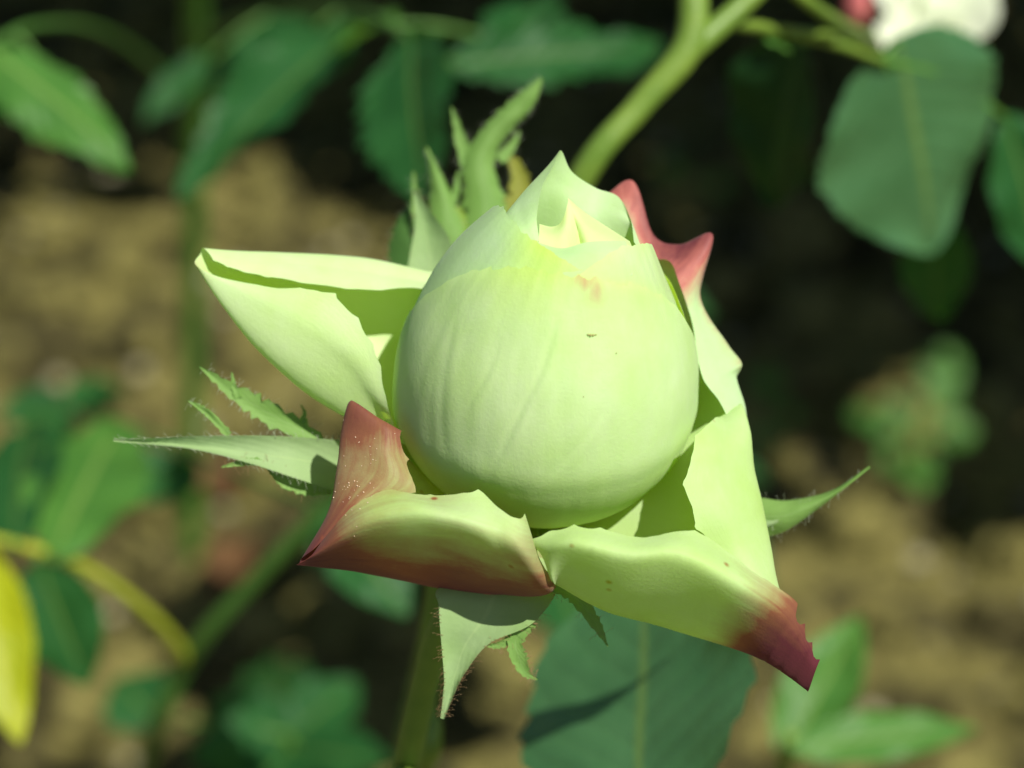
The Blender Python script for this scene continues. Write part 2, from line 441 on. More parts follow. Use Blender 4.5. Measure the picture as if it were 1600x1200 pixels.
def bud_petal(name, m, az0, az1, tops, off0, off1=0, lip=0.0, na=110, nh=80, hb=-205, pinkspots=(), tear=5, seed=0, edgecurl=0, teeth=None, creases=(), rimgreen=0, offaz=None):
    """tops: (azimuth deg, rim height) list; off0 layer offset in px"""
    az = np.linspace(az0, az1, na); ta, th = zip(*tops)
    top = cr(np.array(th, float)[:, None], np.interp(az, ta, range(len(ta))))[:, 0]
    V = []; PK = []; UV = []; GR = []
    for j in range(nh + 1):
        v = j / nh
        for i, a in enumerate(az):
            u = i / (na - 1)
            w = noise.noise(Vector((a * .11, seed * 9.3, 0))) + .45 * noise.noise(Vector((a * .33, seed * 9.3, 4)))
            tp = top[i] + tear * w
            if teeth is not None:
                tp -= teeth[1] * abs(math.sin(a * teeth[0])) ** .6
            h = hb + (tp - hb) * v ** .92
            e = min(u, 1 - u)
            o = (off0 if offaz is None else float(np.interp(a, *zip(*offaz)))) + off1 * u + lip * math.exp(-((a + 5) / 48) ** 2) * max(0, (v - .86) / .14) ** 2 - edgecurl * max(0, 1 - e / .12) ** 2
            o += 3.0 * noise.noise(Vector((a * .03, h * .010, seed * 4.4))) + 1.2 * noise.noise(Vector((a * .16, h * .012, seed * 2.4)))
            for (a0, h0, a1, h1, wd, dp) in creases:
                q = (h - h0) / (h1 - h0)
                if 0 < q < 1:
                    da = a - (a0 + (a1 - a0) * q + 1.5 * math.sin(q * 5))
                    o -= dp * math.sin(math.pi * q) ** .6 * (math.exp(-(da / wd) ** 2) - .6 * math.exp(-((da - 1.6 * wd) / (1.3 * wd)) ** 2))
            GR.append(max(.85 * max(0, 1 - (h - hb) / 190) ** .8, rimgreen * max(0, (v - .80) / .20) ** 1.1 * math.exp(-((a + 16) / 34) ** 2)))  # claw pigment, deepened to imitate light glowing through; rim band paints in shade
            x, y, d = bud_pt(R(a), h, o)
            V.append(W(float(x), float(y), float(d))); UV.append((u, v))
            pk = 0
            for (sa, sh, ra, rh, amt) in pinkspots:
                pk = max(pk, amt * math.exp(-((a - sa) / ra) ** 2 - ((h - tp - sh) / rh) ** 2))
            PK.append(pk)
    F = [(j * na + i, j * na + i + 1, (j + 1) * na + i + 1, (j + 1) * na + i) for j in range(nh) for i in range(na - 1)]
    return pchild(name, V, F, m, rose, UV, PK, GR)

CREASES = [(3, 235, -16, 10, 1.7, 1.9), (-24, 190, -31, 60, 1.6, 1.1), (-52, 210, -40, -20, 2.4, 1.2), (26, 110, -4, -60, 2.2, .7), (42, 215, 52, 60, 2.4, 1.0), (-9, 120, -20, -40, 1.4, .8)]
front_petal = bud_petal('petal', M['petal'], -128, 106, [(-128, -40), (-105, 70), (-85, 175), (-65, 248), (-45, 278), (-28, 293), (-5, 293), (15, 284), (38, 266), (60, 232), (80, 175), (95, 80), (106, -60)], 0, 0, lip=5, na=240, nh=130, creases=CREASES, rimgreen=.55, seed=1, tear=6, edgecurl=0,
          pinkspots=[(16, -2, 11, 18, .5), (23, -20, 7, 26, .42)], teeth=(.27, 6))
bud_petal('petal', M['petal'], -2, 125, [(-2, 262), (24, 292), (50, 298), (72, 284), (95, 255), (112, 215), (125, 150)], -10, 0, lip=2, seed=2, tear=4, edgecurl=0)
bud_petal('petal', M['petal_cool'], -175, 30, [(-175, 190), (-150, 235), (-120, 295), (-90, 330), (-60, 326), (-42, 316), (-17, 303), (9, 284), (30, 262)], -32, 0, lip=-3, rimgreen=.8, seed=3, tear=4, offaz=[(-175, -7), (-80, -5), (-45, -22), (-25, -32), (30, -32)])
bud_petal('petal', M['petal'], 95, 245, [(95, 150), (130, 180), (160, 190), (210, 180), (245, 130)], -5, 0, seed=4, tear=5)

# pointed back petal that wraps the heart
grid_petal('petal', [
    [(790, 470, 185), (765, 450, 165), (735, 430, 95), (735, 420, 15), (790, 410, -35), (880, 405, 5), (950, 410, 15), (1005, 425, 30), (1030, 440, 30), (1032, 470, 60)],
    [(830, 410, 187), (800, 378, 180), (782, 350, 130), (792, 335, 75), (832, 318, 20), (885, 325, 22), (935, 345, 18), (980, 356, 36), (1000, 382, 56), (1010, 412, 66)],
    [(838, 385, 187), (822, 352, 177), (815, 318, 127), (830, 288, 75), (858, 270, 33), (890, 290, 20), (932, 312, 8), (974, 328, 22), (992, 360, 50), (1000, 394, 70)],
    [(842, 372, 183), (838, 338, 173), (847, 293, 125), (865, 258, 79), (876, 235, 41), (893, 268, 18), (930, 293, 0), (966, 307, 8), (985, 342, 40), (990, 378, 74)],
], M['petal_cool'], rose, sub=12, ripple=.00012, seed=5, tear=0)
# folded petals of the heart
grid_petal('petal', [
    [(838, 420, 180), (862, 420, 193), (890, 415, 189), (915, 400, 145)],
    [(842, 372, 177), (864, 372, 171), (884, 366, 163), (902, 358, 131)],
    [(843, 350, 155), (863, 354, 133), (878, 345, 131), (889, 311, 121)],
], M['petal_in'], rose, sub=12, seed=6, tear=0)
grid_petal('petal', [
    [(900, 400, 130), (925, 415, 173), (955, 418, 167), (1000, 420, 151)],
    [(895, 352, 119), (915, 362, 141), (948, 376, 135), (990, 392, 123)],
    [(887, 309, 115), (912, 330, 97), (945, 352, 93), (984, 377, 93)],
], M['petal_in'], rose, sub=12, seed=7, tear=0)
grid_petal('petal', [
    [(840, 440, 225), (880, 440, 235), (930, 440, 225), (990, 430, 195)],
    [(838, 402, 203), (880, 405, 213), (925, 400, 203), (985, 395, 180)],
    [(838, 378, 181), (878, 388, 190), (920, 378, 183), (978, 376, 163)],
], M['petal_cool'], rose, sub=10, seed=9, tear=.04)
# hidden mass of folded inner petals
hv, hf = [], []
for j in range(25):
    h = -200 + j / 24 * 370
    for i in range(40):
        a = 2 * math.pi * i / 40
        x, y, d = bud_pt(a, h, -22 + 5 * math.sin(5 * a + h * .03))
        hv.append(W(float(x), float(y), float(d)))
hf = [(j * 40 + i, j * 40 + (i + 1) % 40, (j + 1) * 40 + (i + 1) % 40, (j + 1) * 40 + i) for j in range(24) for i in range(40)]
hf.append(tuple(24 * 40 + i for i in range(40)))
pchild('petal_core', hv, hf, M['petal_in'], rose, np.zeros((len(hv), 2)), np.zeros(len(hv)))

def bs(n, dx=6, dy=4, k=.0):
    return [(852 + (i - n / 2) * dx, 797 + abs(i - n / 2) * -dy, -104 + i * 1.5, k) for i in range(n)]

# left petal, rolled like a cornet
grid_petal('petal', [
    bs(7, 5),
    [(735, 480, -60), (735, 460, -85), (735, 446, -110), (700, 590, -150), (660, 700, -60), (650, 700, -20), (645, 690, 5)],
    [(662, 452, -30), (660, 442, -52), (664, 429, -90), (610, 545, -140), (575, 668, -15), (592, 640, 38), (612, 650, 52)],
    [(560, 454, 2), (565, 428, -30), (570, 406, -78), (515, 500, -120), (482, 616, 2), (540, 565, 62), (588, 545, 72)],
    [(440, 438, 12), (450, 414, -18), (452, 396, -58), (425, 460, -90), (404, 548, 14), (450, 500, 54), (526, 458, 52)],
    [(372, 424, 12), (378, 406, -2), (382, 393, -30), (360, 430, -50), (350, 482, 14, .1), (378, 458, 34), (430, 448, 32)],
    [(334, 408, 6), (326, 396, 0), (316, 388, -10), (312, 398, -18), (304, 412, 2, .25), (322, 425, 12, .1), (350, 436, 14)],
], M['petal'], rose, teeth0=[2, 2.7, 3.2, 3.7, 4.3, 4.8, 5.4, 6], teeth1=[1.8, 2.3, 2.75, 3.1, 3.5, 4.0, 4.6, 5.3, 6], d0=.10, d1=.10, drop=[(0, 0), (0, 1), (0, 5), (0, 4)], seed=11, ripple=.0001)

# front left petal, blushed
blush_petal = grid_petal('petal', [
    bs(7, 5),
    [(625, 705, 60, .3), (602, 690, 45, .3), (578, 668, 40, .3), (740, 800, -55), (864, 917, 130, .9), (840, 866, 200, .5), (820, 803, 200, .2)],
    [(630, 674, 112, 1.1), (596, 655, 112, .95), (552, 634, 82, 1), (715, 800, -30), (775, 929, 40, 1.2), (775, 846, 236, .3), (746, 762, 190, .05)],
    [(640, 718, 122, .72), (592, 695, 132, .8), (535, 678, 82, .9), (685, 800, 0), (700, 922, 30, 1.35), (706, 822, 238, .22), (672, 771, 185, .28)],
    [(656, 768, 140, .55), (592, 742, 146, .68), (527, 728, 98, .75), (640, 805, 40), (630, 908, 35, 1.2), (640, 818, 224, .2), (606, 765, 190, .35)],
    [(582, 795, 150, .8), (545, 792, 156, .85), (514, 798, 120, .9), (560, 850, 80), (546, 892, 70, 1.3), (562, 830, 200, .55), (552, 790, 192, .55)],
    [(502, 848, 152, 1.3), (488, 860, 152, 1.4), (472, 872, 142, 1.5), (468, 880, 132, 1.4), (464, 882, 146, 1.5), (485, 870, 162, 1.4), (506, 842, 164, 1.2)],
], M['petal_spot'], rose, teeth0=[1.9, 2.05, 3.0, 4.1, 5.2, 6], teeth1=[1, 1.95, 3.0, 3.9, 6], d0=.22, d1=[.24, .10, .06, .0], drop=[(0, 0), (0, 1), (0, 5), (0, 4), (1, 0)], seed=12, ripple=.0001)

# front right petal: near flap and right flap meet at the dark tip
grid_petal('petal', [
    bs(7, 5),
    [(800, 850, 120), (820, 868, 120), (840, 880, 80), (862, 808, -85), (1122, 668, -44), (1113, 668, -8), (1107, 668, 18)],
    [(826, 842, 200), (846, 868, 204), (866, 908, 165), (880, 815, -60), (1142, 640, -10), (1128, 650, 20), (1118, 652, 42)],
    [(898, 819, 215), (890, 858, 250), (882, 920, 120), (950, 820, -30), (1164, 680, 20), (1130, 690, 84), (1085, 680, 112)],
    [(1000, 832, 215), (975, 876, 264), (948, 956, 105), (1020, 835, 10), (1176, 738, 40), (1125, 742, 112), (1066, 752, 142)],
    [(1086, 828, 210), (1056, 878, 264), (1022, 976, 95), (1085, 860, 40), (1190, 790, 60), (1142, 792, 126), (1078, 815, 150)],
    [(1186, 893, 212, .3), (1142, 920, 250, .1), (1112, 1004, 92, .3), (1145, 920, 70), (1205, 856, 80), (1162, 852, 130), (1118, 866, 140)],
    [(1246, 943, 196, .95), (1224, 980, 198, 1.15), (1192, 1032, 140, 1.6), (1200, 985, 100), (1219, 926, 110), (1206, 922, 138), (1192, 917, 148)],
    [(1281, 1030, 158, 1.6), (1274, 1048, 160, 1.7), (1264, 1078, 140, 1.7), (1262, 1076, 130, 1), (1258, 1052, 122, .5), (1256, 1030, 130, .5), (1252, 1010, 135, .3)],
], M['petal_spot'], rose, teeth0=[2, 2.55, 3.0, 3.42, 5.0, 7.0, 7.35, 7.68, 8], teeth1=[2, 3, 4.05, 5.2, 6.2, 8], d0=[.08, .12, .14, .16, .08, .45, .5, .5], d1=.14, drop=[(0, 0), (0, 1), (0, 5), (0, 4), (1, 0), (1, 1), (1, 4), (1, 5)], seed=13, ripple=.0001)

# right petal behind, with two pink horns
grid_petal('petal', [
    bs(11, 5),
    [(900, 560, -190), (930, 540, -190), (950, 540, -185), (980, 540, -180), (1010, 550, -170), (1030, 580, -150), (1042, 600, -135), (1050, 620, -120), (1055, 640, -110), (1060, 660, -90), (1060, 690, -70)],
    [(930, 350, -150, .4), (962, 345, -150, .3), (1000, 395, -130, .2), (1045, 420, -120, .2), (1085, 430, -110, .25), (1085, 500, -90), (1118, 560, -78), (1134, 590, -70), (1136, 610, -64), (1140, 650, -50), (1140, 690, -30)],
    [(938, 312, -130, .9), (988, 283, -120, 1), (1020, 366, -100, 1.25), (1062, 383, -88, 1.35), (1114, 367, -72, 1.2), (1094, 462, -62, .5), (1136, 536, -50, .35), (1159, 567, -40, .3), (1151, 588, -36, .1), (1166, 640, -26), (1167, 694, -10)],
    [(955, 310, -112, .9), (985, 315, -104, .9), (1016, 384, -84, 1.1), (1052, 398, -66, 1.3), (1088, 408, -48, 1.0), (1088, 480, -38, .12), (1112, 548, -24), (1128, 578, -14), (1132, 598, -8), (1148, 640, 4), (1158, 688, 10)],
    [(962, 322, -104, .7), (978, 338, -94, .6), (1010, 398, -72, .8), (1046, 408, -50, 1.1), (1060, 438, -30, .95), (1080, 500, -22), (1090, 560, -6), (1098, 590, 6), (1108, 606, 12), (1126, 630, 18), (1150, 680, 20)],
], M['petal_cool'], rose, sub=10, seed=14, tear=0, ripple=.0001, drop=[])

# --- hip and stem
hipc = W(846, 830, -125); ax = (W(852, 610, 0) - W(852 - 14, 784, -94)); ax = ax / np.linalg.norm(ax)
hp = [W(845, 806, -108), W(826, 832, -124), W(800, 860, -140), W(766, 892, -160), W(738, 918, -178), W(716, 940, -194)]
tube_part('hip', hp, [.0052, .0058, .0060, .0052, .0034, .0022], M['stem'], rose, 20)
stem_pts = [W(724, 934, -188), W(690, 985, -230), W(664, 1070, -310), W(636, 1190, -430), W(606, 1330, -640), np.array([-.05, .15, .15]), foot]
tube_part('stem', stem_pts, [.0021, .0020, .0020, .0021, .0023, .0028, .0034], M['stem'], rose, 14)

# --- sepals
def ribbon(name, left, right, m, parent, sub=10, nu=10, cup=0.0, pink=None, fringe=0, hm=None, hl=.0007, seed=0, dents=.0):
    """flat organ between two edge curves (pixel,depth lists), cupped away from the camera by cup px"""
    A = np.array(left, float); B = np.array(right, float)
    tt = np.linspace(0, len(A) - 1, (len(A) - 1) * sub + 1); A = cr(A, tt); B = cr(B, tt)
    V = []; UV = []
    for k in range(len(tt)):
        wdt = np.linalg.norm(A[k, :2] - B[k, :2])
        for i in range(nu + 1):
            u = i / nu; e = abs(u * 2 - 1)
            q = A[k] * (1 - u) + B[k] * u
            dn = dents * wdt * e ** 6 * noise.noise(Vector((k * .8, u * 3, seed)))
            q = q + (A[k] - B[k]) * (dn / (wdt + 1e-6)) * (1 if u < .5 else -1)
            dd = q[2] - cup * min(1, wdt / 40) * (1 - (u * 2 - 1) ** 2) + 3 * noise.noise(Vector((k * .12, u * 2, seed)))
            V.append(W(q[0], q[1], dd)); UV.append((u, k / (len(tt) - 1)))
    F = [(k * (nu + 1) + i, k * (nu + 1) + i + 1, (k + 1) * (nu + 1) + i + 1, (k + 1) * (nu + 1) + i) for k in range(len(tt) - 1) for i in range(nu)]
    o = pchild(name, V, F, m, parent, UV)
    if fringe:
        rr = random.Random(seed); HV, HF = [], []
        for k in range(int(fringe * 1.7)):
            s = rr.choice([0, 1]); kk = rr.randrange(1, len(tt) - 1)
            E = (A, B)[s]; O = (B, A)[s]
            p = W(*E[kk]); d = p - W(*O[kk]); d = d / (np.linalg.norm(d) + 1e-9)
            d = d + np.array([rr.gauss(0, .35), rr.gauss(0, .35), rr.gauss(0, .35)])
            l = hl * rr.uniform(.4, 1.3)
            v, f = tube([p - d * .0002, p + d * l * .6, p + d * l + np.array([0, 0, -.15 * l])], [.000018, .000014, .000026], 4)
            off = len(HV); HV += v; HF += [tuple(a + off for a in q) for q in f]
        h = pchild('gland_hair', HV, HF, hm or M['hair'], o); h['kind'] = 'stuff'
    return o

# left sepal with feathery lobes
sp = ribbon('sepal', [(640, 690, -80), (540, 688, -50), (430, 681, -20), (320, 681, -5), (240, 684, 0), (176, 687, 5)],
            [(640, 780, -80), (530, 768, -50), (470, 750, -15), (390, 724, -5), (300, 702, 0), (178, 690, 5)], M['sepal_felt'], rose, cup=14, fringe=130, seed=21, hm=M['hair_pale'])
def lobe(name, parent, pts, w, m, seed=0, fringe=0, hm=None):
    P = np.array(pts, float); n = len(P); L = []; Rr = []
    for k in range(n):
        d = P[min(k + 1, n - 1)] - P[max(k - 1, 0)]; d = d[:2] / (np.linalg.norm(d[:2]) + 1e-9)
        nn = np.array([-d[1], d[0]]); ww = w[k] / 2
        L.append((*(P[k, :2] + nn * ww), P[k, 2])); Rr.append((*(P[k, :2] - nn * ww), P[k, 2]))
    return ribbon(name, L, Rr, m, parent, sub=8, nu=6, cup=5, seed=seed, fringe=fringe, dents=.35, hm=hm)
lobe('sepal_lobe', rose, [(520, 700, -60), (470, 672, -50), (410, 640, -44), (360, 608, -38), (312, 573, -30)], [8, 30, 34, 22, 2], M['sepal'], 22, 50, M['hair_pale'])
lobe('sepal_lobe', rose, [(372, 622, -40), (365, 600, -40), (362, 582, -40)], [14, 8, 2], M['sepal'], 23)
lobe('sepal_lobe', rose, [(470, 660, -48), (476, 645, -46), (470, 632, -46)], [12, 6, 2], M['sepal'], 27)
lobe('sepal_lobe', rose, [(358, 680, -14), (335, 655, -8), (315, 638, -4), (294, 626, 0)], [12, 12, 10, 2], M['sepal'], 24, 14, M['hair_pale'])
lobe('sepal_lobe', rose, [(520, 768, -50), (480, 762, -40), (445, 752, -30), (417, 732, -24)], [10, 24, 20, 2], M['sepal'], 25, 26)
lobe('sepal_lobe', rose, [(450, 740, -22), (400, 722, -18), (372, 724, -14), (346, 730, -10)], [8, 12, 9, 2], M['sepal'], 26, 16)
# right sepal
ribbon('sepal', [(1090, 800, -130), (1170, 778, -110), (1230, 782, -95), (1300, 766, -80), (1358, 728, -60)],
       [(1090, 880, -120), (1190, 842, -105), (1230, 828, -90), (1290, 786, -72), (1360, 731, -60)], M['sepal'], rose, cup=-16, fringe=40, seed=28, hm=M['hair_pale'], hl=.0006)
ribbon('sepal', [(1120, 840, -104), (1190, 812, -92), (1240, 796, -80), (1300, 772, -70)],
       [(1120, 850, -100), (1190, 826, -88), (1240, 806, -77), (1302, 776, -68)], M['sepal_felt'], rose, cup=-8, fringe=20, seed=29, hm=M['hair_pale'], hl=.0005)
# drooping sepal under the bloom: upper fold and pale hanging blade
ribbon('sepal', [(800, 880, -60), (690, 915, 40), (686, 950, 60), (690, 1010, 60), (694, 1060, 55), (692, 1090, 50), (688, 1122, 45)],
       [(870, 880, -40), (872, 920, 55), (832, 974, 80), (764, 1006, 70), (728, 1050, 62), (712, 1080, 56), (694, 1124, 47)], M['sepal_felt'], rose, cup=10, fringe=110, seed=30)
lobe('sepal_lobe', rose, [(862, 918, 60), (896, 932, 62), (925, 965, 58), (950, 1010, 52)], [10, 20, 20, 2], M['sepal'], 32, 18)
lobe('sepal_lobe', rose, [(832, 972, 70), (806, 1000, 68), (812, 1030, 66), (822, 1052, 62), (840, 1062, 58)], [16, 24, 26, 14, 2], M['sepal'], 33, 40)
lobe('sepal_lobe', rose, [(800, 998, 66), (780, 1008, 64), (760, 1010, 60)], [16, 12, 4], M['sepal'], 34, 14)
# sepal standing up behind the bloom, felted with rosy margins
ribbon('sepal', [(630, 520, -240), (636, 430, -250), (648, 350, -262), (646, 296, -270)],
       [(730, 520, -230), (708, 388, -245), (672, 330, -260), (648, 294, -270)], M['sepal_felt'], rose, cup=14, fringe=16, seed=35)

# ------------------------------------------------------------------ dust grains on the petals
from mathutils.bvhtree import BVHTree
def grains(o, spots, m, name):
    me = o.data; off = Vector(foot)
    tree = BVHTree.FromPolygons([v.co + off for v in me.vertices], [p.vertices[:] for p in me.polygons])
    DV, DF = [], []
    for px, py, r in spots:
        d = Vector(W(px, py, 0) - CAM).normalized(); hit = tree.ray_cast(Vector(CAM), d)
        if hit[0] is None: continue
        p = np.array(hit[0]) - np.array(d) * r * .3
        q0 = rr.uniform(0, 3)
        v = [p + np.array(q) * r * rr.uniform(.7, 1.3) for q in ((1, 0, 0), (-1, 0, 0), (0, 1, 0), (0, -1, 0), (0, 0, 1), (0, 0, -1))]
        k = len(DV); DV += v
        DF += [tuple(a + k for a in t) for t in ((0, 2, 4), (2, 1, 4), (1, 3, 4), (3, 0, 4), (2, 0, 5), (1, 2, 5), (3, 1, 5), (0, 3, 5))]
    g_ = pchild(name, DV, DF, m, o); g_['kind'] = 'stuff'
rr = random.Random(3)
grains(blush_petal, [(rr.gauss(548, 17), rr.gauss(772, 20), rr.uniform(.00005, .00012)) for k in range(34)] + [(rr.uniform(535, 620), rr.uniform(650, 760), rr.uniform(.00005, .0001)) for k in range(14)], M['dust'], 'pollen_grains')
M['speck'] = solid_material('brown_speck', (.30, .30, .09), (.36, .34, .12), 900, .8)
grains(front_petal, [(919, 523, .00020), (923, 524, .00026), (927, 523.5, .00024), (931, 523, .00016), (963, 552, .00014), (912, 620, .0001)], M['speck'], 'brown_specks')

# ================================================================== THE GREEN BUD BEHIND
bfoot = np.array([-.085, .26, -.02])
bud = empty('rose_bud', bfoot, 'closed green rosebud in leafy sepals behind the pale bloom', 'rosebud')
bc = W(712, 440, -540)
bv = []
for j in range(25):
    t = j / 24; z = (t - .45) * .024
    r = .0056 * (math.sin(math.pi * min(1, t * .97 + .02)) ** .6) * (1 - .35 * t)
    for i in range(28):
        a = 2 * math.pi * i / 28; rr_ = r * (1 + .05 * math.sin(3 * a + 5 * t))
        bv.append(bc + np.array([rr_ * math.cos(a) - .004 * t * 0, rr_ * math.sin(a), z]))
bf = [(j * 28 + i, j * 28 + (i + 1) % 28, (j + 1) * 28 + (i + 1) % 28, (j + 1) * 28 + i) for j in range(24) for i in range(28)]
pchild('bud_body', bv, bf, M['stem'], bud)
ribbon('sepal', [(690, 450, -450), (716, 380, -462), (724, 310, -472), (722, 255, -480), (748, 208, -480), (790, 164, -472), (822, 138, -466), (844, 121, -462)],
       [(810, 450, -450), (800, 380, -462), (788, 310, -472), (772, 262, -480), (782, 226, -480), (812, 190, -472), (836, 160, -466), (848, 124, -462)], M['sepal'], bud, cup=-16, fringe=90, seed=41, hm=M['hair_pale'], hl=.0005, dents=.22)
ribbon('sepal', [(630, 450, -440), (660, 370, -446), (672, 310, -454), (672, 262, -460), (664, 232, -465)],
       [(745, 450, -430), (732, 380, -438), (716, 330, -448), (694, 280, -458), (668, 230, -465)], M['sepal'], bud, cup=-14, fringe=50, seed=42, hm=M['hair_pale'], hl=.0005, dents=.15)
lobe('sepal_lobe', bud, [(742, 275, -476), (724, 230, -476), (706, 168, -472)], [30, 22, 3], M['sepal'], 43, 14, M['hair_pale'])
lobe('sepal_lobe', bud, [(664, 370, -450), (652, 325, -450), (646, 268, -450)], [26, 16, 3], M['sepal'], 44, 14, M['hair_pale'])
lobe('sepal_lobe', bud, [(790, 350, -490), (812, 300, -495), (808, 262, -498), (790, 236, -500)], [30, 34, 22, 3], M['sepal_yellow'], 45, 10, M['hair_pale'])
lobe('sepal_lobe', bud, [(780, 250, -482), (800, 228, -484), (812, 205, -484)], [20, 14, 3], M['sepal'], 47, 10, M['hair_pale'])
lobe('sepal_lobe', bud, [(700, 330, -456), (712, 300, -460), (716, 268, -462)], [18, 12, 3], M['sepal'], 48, 6, M['hair_pale'])
ribbon('sepal', [(604, 450, -480), (608, 390, -485), (618, 350, -490), (640, 318, -495)], [(690, 450, -470), (674, 390, -475), (660, 350, -485), (642, 316, -495)], M['sepal_dark'], bud, cup=-14, fringe=24, seed=46, hm=M['hair_pale'], dents=.15)
tube_part('stem', [bc - np.array([0, 0, .010]), W(704, 640, -600), W(690, 860, -700), W(662, 1060, -860), W(632, 1230, -1100), np.array([-.075, .22, .12]), bfoot],
          [.0024, .0017, .0017, .0019, .0021, .0026, .0032], M['stem'], bud, 12)

# ================================================================== NEIGHBOURING SHOOTS
def wpx(n, d):            # n photo pixels, in metres at depth d
    return n * (FOCUS - d / 12000.0) * SPAN / FOCUS / 1600
def pleaf(parent, b, t, wd, m='leaf', name='leaflet', **kw):
    d = (b[2] + t[2]) / 2
    P = PTS.get(parent.name)
    if P is not None:
        B = W(*b); q = P[np.argmin(np.linalg.norm(P - B, axis=1))]; dd = np.linalg.norm(q - B)
        if dd > .0015:
            mid = (q + B) / 2 + np.array([0, 0, .06 * dd])
            tube_part('leaflet_stalk', [q, mid, B + (W(*t) - B) * .02], [.0008, .0006, .0006], M['stem_mid'], parent, 6)
    return leaf_part(name, W(*b), W(*t), wpx(wd, d), M[m], parent, **kw)
CAMF = -FWD
# big leaf of the bloom below it
lf = tube_part('leaf_stalk', [W(640, 1260, -600), W(780, 1380, -520), W(900, 1400, -480), W(975, 1330, -520)], [.0012, .001, .0009, .0008], M['stem'], rose, 8)
pleaf(lf, (992, 1330, -520), (1016, 850, -820), 500, 'leaf_gloss', face=(-.40, -.9, .0), fold=.12, droop=-.05, seed=1, serr=30, wmax=.5)

# --- flowering shoot behind right
sh = empty('rose_shoot', np.array([-.05, .34, -.02]), 'thick light green rose shoot carrying a white flower and a broad leaf', 'rose shoot')
sroot = np.array(sh.location)
tube_part('stem', [sroot, W(690, 960, -1750), W(790, 560, -1200), W(905, 285, -980), W(1000, 165, -960), W(1075, 72, -960), W(1085, -40, -960), W(1100, -200, -980)],
          [.0034, .003, .0026, .0023, .0022, .0026, .0024, .002], M['stem'], sh, 14)
tube_part('branch', [W(1068, 85, -960), W(1130, 35, -980), W(1200, -30, -1000), W(1290, -110, -1040)], [.0023, .002, .0018, .0016], M['stem'], sh, 12)
rc = tube_part('leaf_stalk', [W(1130, 35, -980), W(1220, 48, -1200), W(1310, 70, -1450), W(1380, 95, -1560)], [.0012, .001, .0009, .0008], M['stem'], sh, 8)
pleaf(rc, (1405, 60, -1560), (1470, 400, -1900), 385, 'leaf_gloss', face=(.22, -.62, .7), fold=-.08, droop=.12, seed=2, serr=24, wmax=.42)
pleaf(rc, (1460, 330, -2100), (1465, 510, -2500), 120, 'leaf', face=(-.1, -.9, .2), fold=.2, droop=.1, seed=3)
pleaf(rc, (1570, 180, -1900), (1640, 430, -2100), 150, 'leaf', face=(-.1, -.35, .9), seed=4)
pleaf(rc, (1180, 48, -1150), (1240, 78, -1250), 46, 'leaf_bright', seed=5, serr=8)
pleaf(rc, (1250, 60, -1700), (1190, 330, -2000), 230, 'leaf_deep', face=(-.8, -.5, -.1), seed=6)

rs_ = random.Random(12)  # unseen leaves added behind the bloom to shade the lower-left soil
for k in range(34):
    c = np.array([rs_.uniform(-.03, .05), rs_.uniform(.29, .42), rs_.uniform(.17, .24)]); a = rs_.uniform(0, 6.28)
    leaf_part('leaf', c, c + np.array([math.cos(a), math.sin(a), -.15]) * .05, .034, M['leaf'], sh, face=(0, 0, 1), nu=6, nv=14, serr=12, seed=80 + k)
# white flower and pink bud at the top right
wf = empty('white_rose', W(1470, 60, -2300), 'white rose with ruffled petals above the broad leaf', 'rose')
for k, (b, t, w_) in enumerate([((1440, 70, -2300), (1500, -120, -2280), 190), ((1450, 80, -2280), (1545, -40, -2240), 130), ((1440, 80, -2270), (1370, 40, -2230), 90),
                                ((1450, 80, -2250), (1440, 20, -2200), 120), ((1450, 70, -2310), (1400, -110, -2320), 150)]):
    leaf_part('petal', W(*b), W(*t), wpx(w_, -2280), M['petal_white'], wf, face=-FWD + np.array([0, 0, .6]), fold=.35, serr=3, teeth=.0, wmax=.6, seed=50 + k)
tube_part('stem', [W(1450, 85, -2300), W(1380, 70, -2320), W(1300, 30, -1300), W(1210, -38, -1010)], [.0018, .0012, .0012, .0012], M['stem'], wf, 8)
pb = empty('pink_bud', W(1340, 15, -2250), 'small pink rosebud beside the white rose', 'rosebud')
pbc = W(1338, 12, -2250); pv = []
for j in range(15):
    t = j / 14; z = (t - .45) * .011; r = .0034 * math.sin(math.pi * (t * .96 + .02)) ** .7 * (1 - .3 * t)
    for i in range(16):
        a = 2 * math.pi * i / 16; pv.append(pbc + np.array([r * math.cos(a + t), r * math.sin(a + t) * (1 + .1 * math.sin(3 * a)), z]))
M['petal_pink'] = solid_material('petal_pink', (.48, .10, .11), (.58, .17, .16), 200, .5)
pchild('petal', pv, [(j * 16 + i, j * 16 + (i + 1) % 16, (j + 1) * 16 + (i + 1) % 16, (j + 1) * 16 + i) for j in range(14) for i in range(16)], M['petal_pink'], pb)
tube_part('stem', [pbc - np.array([0, 0, .0045]), W(1330, 70, -2270), W(1300, 55, -1380), W(1232, 49, -1230)], [.0014, .0009, .0009, .0009], M['stem'], pb, 8)

